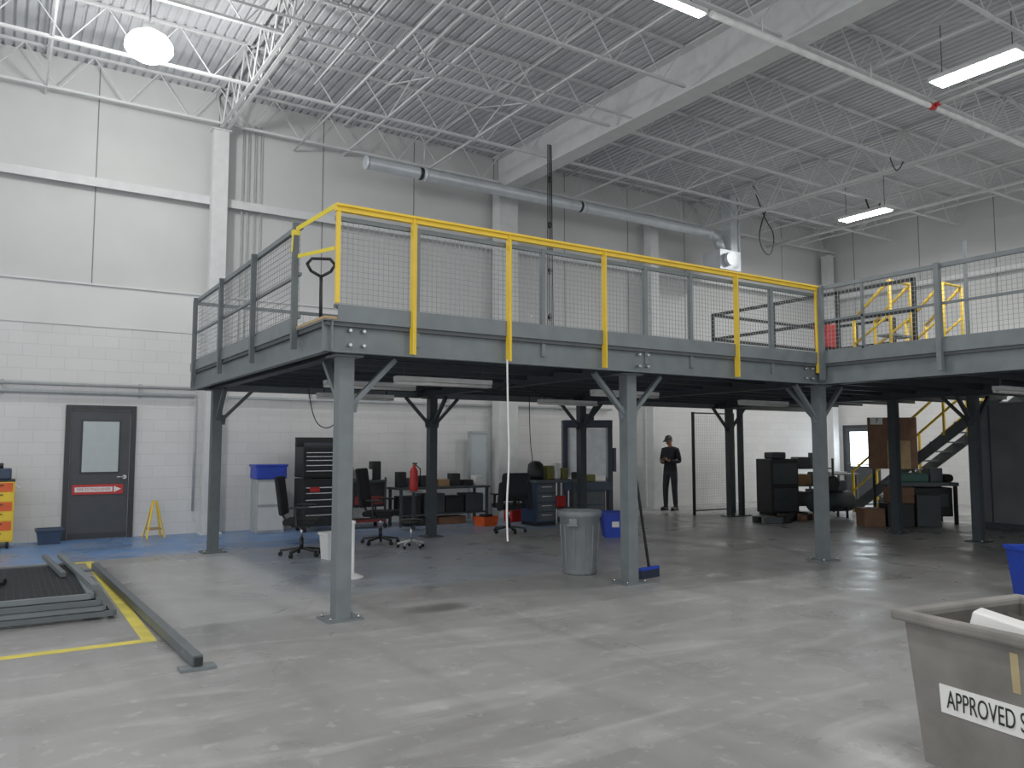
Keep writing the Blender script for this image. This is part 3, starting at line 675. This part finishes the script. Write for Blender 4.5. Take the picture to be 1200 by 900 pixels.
M.bx(-0.28,0.28,-0.235,-0.22,0.45,0.6,'red_dark'); M.done((5.85,14.2,0))
M=MB('parts_cabinet'); M.bx(-0.25,0.25,-0.2,0.2,0.0,0.95,'screen_grey',0.01); M.bx(-0.22,0.22,-0.21,-0.2,0.05,0.45,'white_paint'); M.bx(-0.22,0.22,-0.21,-0.2,0.5,0.9,'white_paint'); M.bx(-0.27,0.28,-0.22,0.2,0.95,1.2,'blue',0.02); M.bx(-0.29,0.30,-0.23,0.21,1.17,1.21,'blue',0.01); M.done((4.1,14.45,0))

M=MB('workbench')
M.bx(-1.0,1.0,-0.3,0.3,0.70,0.74,'steel_dark'); 
for sx in (-0.95,0.95):
    for sy in (-0.25,0.25): M.beam((sx,sy,0),(sx,sy,0.70),0.05,0.05,'steel_dark')
M.bx(-0.95,0.95,-0.25,0.25,0.2,0.23,'steel_dark')
for (x,y,w,d_,h,m_) in ((-0.85,0,0.16,0.2,0.3,'black'),(-0.6,0.05,0.2,0.25,0.18,'steel_mid'),(-0.3,0,0.3,0.25,0.22,'black'),(0.05,0,0.25,0.2,0.14,'cardboard'),(0.35,0.05,0.2,0.2,0.25,'black'),(0.62,0,0.2,0.2,0.12,'black'),(0.85,0,0.15,0.2,0.2,'white_plastic')): M.bx(x-w/2,x+w/2,y-d_/2,y+d_/2,0.74,0.74+h,m_,0.01)
for (x,w,h,m_) in ((-0.7,0.4,0.34,'black'),(-0.2,0.45,0.38,'steel_dark'),(0.25,0.4,0.32,'black'),(0.7,0.4,0.36,'steel_dark')): M.bx(x-w/2,x+w/2,-0.2,0.2,0.23,0.23+h,m_,0.01)
for (x,w,h,m_) in ((-0.5,0.5,0.16,'black'),(0.2,0.6,0.15,'wood_brown')): M.bx(x-w/2,x+w/2,-0.2,0.15,0.0,h,m_,0.01)
M.done((7.4,14.1,0))
M=MB('orange_crate'); taper_box(M,0.35,0.25,0,0.42,0.3,0.18,'orange'); taper_box(M,0.33,0.23,0.02,0.4,0.28,0.181,'orange',True); M.bx(-0.1,0.1,-0.08,0.08,0.05,0.22,'black'); M.done((8.0,13.3,0),0.3)
M=MB('fire_extinguisher'); M.lathe([(0,0),(0.07,0),(0.075,0.02),(0.075,0.36),(0.05,0.42),(0.03,0.44),(0.03,0.48),(0,0.48)],(0,0,0),'red'); M.box((0,-0.03,0.50),(0.03,0.14,0.03),'black'); M.path([Vector((0,-0.05,0.48)),Vector((0.08,-0.1,0.40)),Vector((0.1,-0.05,0.15))],0.012,'black')
M.bx(-0.12,0.12,-0.12,0.12,-0.02,0.0,'steel_grey'); M.beam((0,0,-0.02),(0,0,-0.7),0.05,0.05,'steel_dark'); M.bx(-0.15,0.15,-0.15,0.15,-0.72,-0.70,'steel_grey'); M.done((6.4,13.2,0.72))
M=MB('red_gas_can'); M.bx(-0.18,0.18,-0.12,0.12,0,0.3,'red',0.03); M.cyl((0.08,0,0.3),(0.16,0,0.4),0.025,'black'); M.beam((-0.1,0,0.36),(0.05,0,0.36),0.02,0.02,'red'); M.beam((-0.1,0,0.28),(-0.1,0,0.37),0.02,0.02,'red'); M.done((8.9,13.7,0),0.2)
M=MB('tool_bench')
M.bx(-0.5,0.5,-0.3,0.3,0.82,0.88,'steel_mid',0.01); M.bx(-0.47,0.0,-0.27,0.27,0.06,0.82,'blue_steel',0.01)
for k in range(4): M.bx(-0.44,-0.03,-0.285,-0.27,0.10+k*0.18,0.25+k*0.18,'steel_mid'); M.bx(-0.36,-0.12,-0.3,-0.285,0.2+k*0.18,0.215+k*0.18,'chrome')
M.beam((0.45,-0.25,0),(0.45,-0.25,0.82),0.05,0.05,'steel_mid'); M.beam((0.45,0.25,0),(0.45,0.25,0.82),0.05,0.05,'steel_mid'); M.bx(0,0.45,-0.25,0.25,0.3,0.33,'steel_mid'); M.bx(-0.47,0.0,-0.25,0.25,0,0.06,'black')
M.lathe([(0,0),(0.15,0),(0.17,0.1),(0.15,0.3),(0.08,0.36),(0,0.37)],(-0.30,0,0.88),'black'); M.bx(-0.08,0.08,-0.1,0.08,0.88,1.15,'olive',0.02); M.bx(0.11,0.25,-0.1,0.08,0.88,1.2,'white_plastic',0.03); M.bx(0.29,0.42,-0.1,0.08,0.88,1.1,'olive',0.02); M.bx(0.1,0.33,-0.15,0.1,0.33,0.55,'red',0.02)
M.done((9.2,12.9,0),0)
M=MB('hydraulic_press')
M.bx(-0.52,-0.42,-0.2,0.2,0.0,1.95,'blue_dark',0.01); M.bx(0.42,0.52,-0.2,0.2,0.0,1.95,'blue_dark',0.01); M.bx(-0.52,0.52,-0.22,0.22,1.92,2.08,'blue_dark',0.01)
M.bx(-0.5,0.5,-0.25,0.25,0.62,0.8,'blue_steel',0.01); M.bx(-0.36,0.36,-0.18,0.2,0.1,0.62,'blue_steel'); M.bx(-0.34,0.34,-0.2,-0.18,0.14,0.3,'steel_mid'); M.bx(-0.34,0.34,-0.2,-0.18,0.34,0.58,'steel_mid')
M.bx(-0.42,0.42,-0.16,-0.12,0.92,1.90,'machine_window'); M.bx(-0.42,-0.38,-0.18,-0.12,0.88,1.92,'screen_grey'); M.bx(0.38,0.42,-0.18,-0.12,0.88,1.92,'screen_grey')
M.bx(-0.15,0.15,-0.1,0.15,2.08,2.22,'black',0.02); M.bx(0.54,0.60,-0.15,0.05,1.0,1.5,'blue_steel'); M.bx(0.515,0.56,-0.1,0,1.1,1.4,'blue_steel'); M.bx(-0.35,-0.12,-0.24,-0.17,0.8,1.0,'black',0.02); M.bx(-0.05,0.15,-0.24,-0.17,0.8,0.95,'olive',0.02)
M.bx(-0.6,0.6,-0.3,0.3,0,0.06,'blue_dark')
M.done((10.42,13.2,0),-0.55)

M=MB('yellow_tool_cabinet'); M.bx(-0.45,0.45,-0.25,0.25,0.1,1.0,'yellow',0.01)
for k in range(6): M.bx(-0.42,0.42,-0.265,-0.25,0.13+k*0.145,0.26+k*0.145,'orange' if k%2 else 'yellow'); M.bx(-0.3,0.3,-0.28,-0.265,0.22+k*0.145,0.235+k*0.145,'black')
for sx in (-1,1):
    for sy in (-1,1): M.cyl((sx*0.38-.02,sy*0.2,0.05),(sx*0.38+.02,sy*0.2,0.05),0.05,'rubber')
M.bx(-0.45,0.45,-0.25,0.25,1.0,1.03,'black'); M.bx(0.05,0.4,-0.1,0.15,1.03,1.2,'blue_steel',0.02); M.bx(-0.3,0,-0.1,0.1,1.03,1.15,'yellow',0.02); M.cyl((0.25,0,1.2),(0.25,0,1.28),0.04,'black')
M.bx(0.45,0.5,-0.02,0.02,0.9,0.95,'chrome'); M.bx(0.49,0.51,-0.2,0.2,0.9,0.95,'chrome'); M.done((-0.22,14.5,0),0)

# ---- right hand machinery area
M=MB('wire_mesh_partition')
for x in (13.05,14.35): M.beam((x,12.7,0),(x,12.7,2.3),0.05,0.05,'black')
for z in (0.1,2.28): M.beam((13.05,12.7,z),(14.35,12.7,z),0.03,0.03,'steel_mid')
mesh_panel(M,(13.05,12.7,0),(14.35,12.7,0),0.1,2.28,0.06,0.003,'wire'); M.done()
M=MB('machine_cabinet'); M.bx(-0.35,0.35,-0.3,0.3,0.05,1.25,'black',0.02); M.bx(-0.3,0.3,-0.31,-0.3,0.7,1.15,'steel_dark'); M.bx(-0.3,0.3,-0.31,-0.3,0.1,0.6,'steel_dark'); M.bx(-0.3,0.3,-0.28,0.28,0,0.05,'black'); M.bx(-0.2,0.15,-0.15,0.2,1.25,1.4,'steel_dark',0.03); M.done((14.75,11.8,0),-0.3)
M=MB('air_compressor'); M.cyl((-0.45,0,0.35),(0.45,0,0.35),0.22,'steel_dark',n=20); M.ball((-0.45,0,0.35),(0.1,0.22,0.22),'steel_dark'); M.ball((0.45,0,0.35),(0.1,0.22,0.22),'steel_dark'); M.bx(-0.3,0.05,-0.15,0.15,0.57,0.9,'black',0.03); M.bx(0.1,0.35,-0.12,0.12,0.57,0.8,'steel_mid',0.03)
for sx in (-0.3,0.3):
    for sy in (-0.15,0.15): M.beam((sx,sy,0),(sx,sy,0.25),0.04,0.04,'black')
M.cyl((-0.1,-0.2,0.75),(-0.1,-0.24,0.75),0.16,'black',n=18); M.done((15.1,10.7,0),-0.3)
M=MB('parts_shelf')
for sx in (-0.5,0.5):
    for sy in (-0.2,0.2): M.beam((sx,sy,0),(sx,sy,1.25),0.04,0.04,'black')
for z in (0.15,0.6,1.0): M.bx(-0.52,0.52,-0.22,0.22,z,z+0.03,'steel_dark')
for (x,z,w,h,m_) in ((-0.3,0.18,0.35,0.3,'black'),(0.2,0.18,0.4,0.35,'steel_dark'),(-0.25,0.63,0.4,0.25,'cardboard'),(0.25,0.63,0.35,0.3,'black'),(-0.2,1.03,0.3,0.25,'steel_dark'),(0.25,1.03,0.3,0.35,'black')): M.bx(x-w/2,x+w/2,-0.18,0.18,z,z+h,m_,0.015)
M.done((16.0,11.9,0),-0.4)
M=MB('floor_debris'); 
for k in range(18):
    M.box((random.uniform(-1.0,1.0),random.uniform(-0.3,0.3),0.06),(random.uniform(.08,.35),random.uniform(.08,.25),0.12),random.choice(['black','steel_dark','wood_brown','black']),rot=(0,0,random.uniform(0,3)),bev=0.01)
M.done((13.7,10.8,0))
M=MB('steel_table')
M.bx(-0.5,0.5,-0.35,0.35,0.82,0.86,'steel_mid')
for sx in (-0.46,0.46):
    for sy in (-0.3,0.3): M.beam((sx,sy,0),(sx,sy,0.82),0.05,0.05,'steel_mid')
M.bx(-0.46,0.46,-0.3,0.3,0.25,0.28,'steel_mid'); M.bx(-0.3,0.1,-0.2,0.2,0.28,0.5,'steel_dark',0.01); M.bx(-0.2,0.3,-0.15,0.15,0.86,0.9,'screen_grey'); M.done((17.5,12.3,0),-0.2)
M=MB('machine_bench')
M.bx(-0.6,0.6,-0.35,0.35,0.75,0.82,'steel_mid'); M.bx(-0.5,0.5,-0.3,0.3,0.15,0.72,'black',0.02)
for sx in (-0.55,0.55):
    for sy in (-0.3,0.3): M.beam((sx,sy,0),(sx,sy,0.75),0.06,0.06,'black')
M.bx(-0.45,0.1,-0.2,0.2,0.82,1.0,'teal',0.03); M.bx(0.15,0.4,-0.15,0.15,0.82,1.1,'steel_mid',0.02); M.bx(-0.5,0.4,-0.33,-0.31,0.35,0.6,'steel_dark'); M.cyl((0.5,-0.2,0.9),(0.5,0.2,0.9),0.08,'black'); M.bx(0.45,0.55,-0.05,0.05,0.8,0.9,'black')
M.done((15.6,9.0,0),-0.6)
M=MB('stacked_boxes')
for (x,y,z,w,h,m_) in ((0,0,0,0.5,0.45,'black'),(0.05,0,0.45,0.42,0.3,'wood_brown'),(0.55,0.05,0,0.45,0.6,'steel_dark'),(-0.5,0.0,0,0.4,0.35,'wood_brown')): M.box((x,y,z+h/2),(w,0.4,h),m_,bev=0.012)
M.done((14.6,8.9,0),-0.6)
M=MB('plywood_panel'); M.bx(-0.5,0.5,-0.02,0.02,0,1.1,'wood_brown'); M.bx(-0.12,0.35,-0.04,-0.02,0.0,0.6,'plywood'); M.bx(-0.45,-0.2,-0.045,-0.02,0.95,1.1,'sign_white')
M.beam((-0.4,0,-1.05),(-0.4,0,0),0.06,0.04,'steel_dark'); M.beam((0.4,0,-1.05),(0.4,0,0),0.06,0.04,'steel_dark')
q=M.done((16.1,9.85,1.05),-0.7); text('7',0.15,'ink',q,(-0.32,-0.048,1.02),(math.pi/2,0,0))
M=MB('mezzanine_stairs')
n=13; ya,yb=11.2,8.0; xs=17.3
for k in range(n):
    z=ZD*(k+1)/n; y=ya+(yb-ya)*k/(n-1); M.box((xs,y,z-0.02),(0.9,0.26,0.03),'steel_mid')
for sx in (-0.47,0.47): 
    M.beam((xs+sx,ya+0.15,0.05),(xs+sx,yb-0.1,ZD-0.05),0.03,0.22,'steel_mid')
    M.beam((xs+sx,ya+0.1,0.95),(xs+sx,yb,ZD+0.95),0.045,0.045,'yellow'); M.beam((xs+sx,ya+0.1,0.5),(xs+sx,yb,ZD+0.5),0.035,0.035,'yellow')
    for t in (0,0.33,0.66,1.0): M.beam((xs+sx,ya+0.1+(yb-ya-0.1)*t,ZD*t),(xs+sx,ya+0.1+(yb-ya-0.1)*t,ZD*t+0.95),0.045,0.045,'yellow')
M.done()
M=MB('storage_enclosure'); M.bx(15.6,16.5,3.0,7.9,0,2.34,'panel_grey'); 
for y in (3.6,4.4,5.2,6.0,6.8,7.6): M.bx(15.58,15.6,y,y+0.02,0.05,2.3,'steel_dark')
M.bx(15.57,15.6,3.0,7.9,0.0,0.12,'steel_dark'); M.done()

# ------------------------------------------------------------------ man standing with a phone
def skin_obj(name,verts,edges,radii,m,parent,lv=2):
    me=D.meshes.new(name); me.from_pydata(verts,edges,[]); me.update()
    o=D.objects.new(name,me); sc.collection.objects.link(o); o.parent=parent
    md=o.modifiers.new('Skin','SKIN'); md.use_smooth_shade=True
    sv=me.skin_vertices[0].data if me.skin_vertices else None
    if sv is None:
        bm=bmesh.new(); bm.from_mesh(me); bm.verts.layers.skin.verify(); bm.to_mesh(me); bm.free(); sv=me.skin_vertices[0].data
    for i_,r in enumerate(radii):
        sv[i_].radius=r if isinstance(r,tuple) else (r,r)
        sv[i_].use_root=(i_==0)
    s_=o.modifiers.new('Sub','SUBSURF'); s_.levels=lv; s_.render_levels=lv
    me.materials.append(MATS[m]); return o
def man(loc,rz):
    e=D.objects.new('man',None); sc.collection.objects.link(e); e.location=loc; e.rotation_euler=(0,0,rz)
    bmT=D.materials.new('work_clothes'); bmT.use_nodes=True; nt=bmT.node_tree; b=nt.nodes['Principled BSDF']; b.inputs['Roughness'].default_value=0.85
    tc=nt.nodes.new('ShaderNodeTexCoord'); sp=nt.nodes.new('ShaderNodeSeparateXYZ'); nt.links.new(tc.outputs['Object'],sp.inputs[0])
    gt=nt.nodes.new('ShaderNodeMath'); gt.operation='GREATER_THAN'; gt.inputs[1].default_value=0.93; nt.links.new(sp.outputs[2],gt.inputs[0])
    mx=nt.nodes.new('ShaderNodeMix'); mx.data_type='RGBA'; mx.inputs['A'].default_value=(*lin((38,40,46)),1); mx.inputs['B'].default_value=(*lin((22,24,29)),1); nt.links.new(gt.outputs[0],mx.inputs['Factor']); nt.links.new(mx.outputs['Result'],b.inputs['Base Color'])
    MATS['work_clothes']=bmT
    V=[(0,0,0.96),(0,0.005,1.12),(0,0.01,1.32),(0,0.01,1.46),(0,0.0,1.53),
       (0.095,0,0.88),(0.11,-0.015,0.50),(0.12,0.02,0.09),
       (-0.095,0,0.88),(-0.12,-0.03,0.50),(-0.13,0.0,0.09),
       (0.17,0.01,1.44),(0.235,0.04,1.16),(0.11,-0.20,1.17),
       (-0.17,0.01,1.44),(-0.235,0.03,1.16),(-0.07,-0.22,1.14)]
    E=[(0,1),(1,2),(2,3),(3,4),(0,5),(5,6),(6,7),(0,8),(8,9),(9,10),(3,11),(11,12),(12,13),(3,14),(14,15),(15,16)]
    Rr=[(0.155,0.12),(0.15,0.115),(0.18,0.13),(0.13,0.10),0.065,0.10,0.075,0.06,0.10,0.075,0.06,0.075,0.06,0.042,0.075,0.06,0.042]
    skin_obj('body',V,E,Rr,'work_clothes',e)
    M=MB('shoes')
    for x,y in ((0.12,0.0),(-0.13,-0.02)):
        M.box((x,y-0.05,0.045),(0.095,0.28,0.08),'black',bev=0.035,seg=3); M.box((x,y-0.05,0.012),(0.1,0.29,0.024),'rubber',bev=0.008); M.ball((x,y+0.02,0.09),(0.055,0.07,0.06),'black')
    M.done(parent=e)
    h=D.objects.new('head',None); sc.collection.objects.link(h); h.parent=e; h.location=(0,-0.02,1.56); h.rotation_euler=(0.35,0,0)
    M=MB('face')
    tb=bmesh.new(); bmesh.ops.create_uvsphere(tb,u_segments=24,v_segments=18,radius=1.0)
    for v in tb.verts:
        x,y,z=v.co; w=0.078*(1-0.18*max(0,-z)); 
        v.co=Vector((x*w, y*0.098*(1-0.12*max(0,-z)) - (0.012 if (z<-0.3 and y<0) else 0), 0.12+z*0.118))
    M._merge(tb,'skin',None,True)
    M.box((0,-0.105,0.105),(0.024,0.03,0.05),'skin',rot=(0.25,0,0),bev=0.01,seg=3)
    for s_ in (-1,1):
        M.ball((s_*0.03,-0.084,0.128),(0.014,0.01,0.008),'sign_white',10,6); M.ball((s_*0.03,-0.0925,0.127),(0.006,0.004,0.006),'hair',8,6); M.box((s_*0.03,-0.09,0.147),(0.034,0.01,0.006),'hair',bev=0.002); M.ball((s_*0.077,0.005,0.115),(0.011,0.02,0.032),'skin',10,8)
    M.box((0,-0.094,0.062),(0.045,0.012,0.008),'red_dark',bev=0.003)
    M.cyl((0,0.015,-0.06),(0,0.01,0.06),0.052,'skin',n=16)
    M.ball((0,0.018,0.125),(0.081,0.09,0.1),'hair',20,14)
    M.done(parent=h)
    M=MB('cap'); tb=bmesh.new(); bmesh.ops.create_uvsphere(tb,u_segments=24,v_segments=16,radius=1.0)
    bmesh.ops.delete(tb,geom=[v for v in tb.verts if v.co.z<-0.05],context='VERTS')
    for v in tb.verts: v.co=Vector((v.co.x*0.09,v.co.y*0.108,0.155+v.co.z*0.095))
    M._merge(tb,'black',None,True); M.box((0,-0.14,0.158),(0.14,0.10,0.012),'black',rot=(0.15,0,0),bev=0.005); M.done(parent=h)
    def hand(name,w,d,sgn):
        w=Vector(w); d=Vector(d).normalized(); side=d.cross(Vector((0,0,1))).normalized()*sgn
        V=[tuple(w),tuple(w+d*0.04),tuple(w+d*0.085)]; E=[(0,1),(1,2)]; R_=[(0.024,0.017),(0.036,0.016),(0.036,0.014)]
        skin_obj(name+'_palm',V,E,R_,'skin',e,1)
        for k,(off,L) in enumerate(((-0.028,0.068),(-0.010,0.078),(0.010,0.073),(0.027,0.058))):
            b0=w+d*0.08+side*off; b1=b0+d*L*0.45+Vector((0,0,0.006)); b2=b1+d*L*0.22+Vector((0,0,0.022)); b3=b2-d*L*0.10+Vector((0,0,0.020))
            skin_obj('%s_finger_%d'%(name,k+1),[tuple(q) for q in (b0,b1,b2,b3)],[(0,1),(1,2),(2,3)],[0.0095,0.009,0.0085,0.007],'skin',e,1)
        t0=w+d*0.02-side*0.03; t1=t0-side*0.025+d*0.03+Vector((0,0,0.015)); t2=t1+d*0.02+side*0.01+Vector((0,0,0.02))
        skin_obj(name+'_thumb',[tuple(q) for q in (t0,t1,t2)],[(0,1),(1,2)],[0.012,0.0105,0.008],'skin',e,1)
    hand('left_hand',(0.10,-0.22,1.175),(-0.35,-0.9,0.25),1); hand('right_hand',(-0.065,-0.24,1.145),(0.25,-0.9,0.3),-1)
    M=MB('phone'); M.box((0.0,-0.345,1.235),(0.075,0.012,0.15),'black',rot=(-0.9,0,0),bev=0.004); M.done(parent=e)
man((13.6,14.0,0),math.radians(-70))

# ------------------------------------------------------------------ world + camera
w=D.worlds.new('world'); sc.world=w; w.use_nodes=True; bg=w.node_tree.nodes['Background']; bg.inputs[0].default_value=(0.94,0.97,1.0,1); bg.inputs[1].default_value=1.0
cam=D.cameras.new('camera'); cam.sensor_width=36; cam.lens=926/1200*36; cam.clip_end=200
co=D.objects.new('camera',cam); sc.collection.objects.link(co); co.location=(0,0,1.55); co.rotation_euler=(math.pi/2+math.atan(72/926),0,math.radians(-32.9)); sc.camera=co
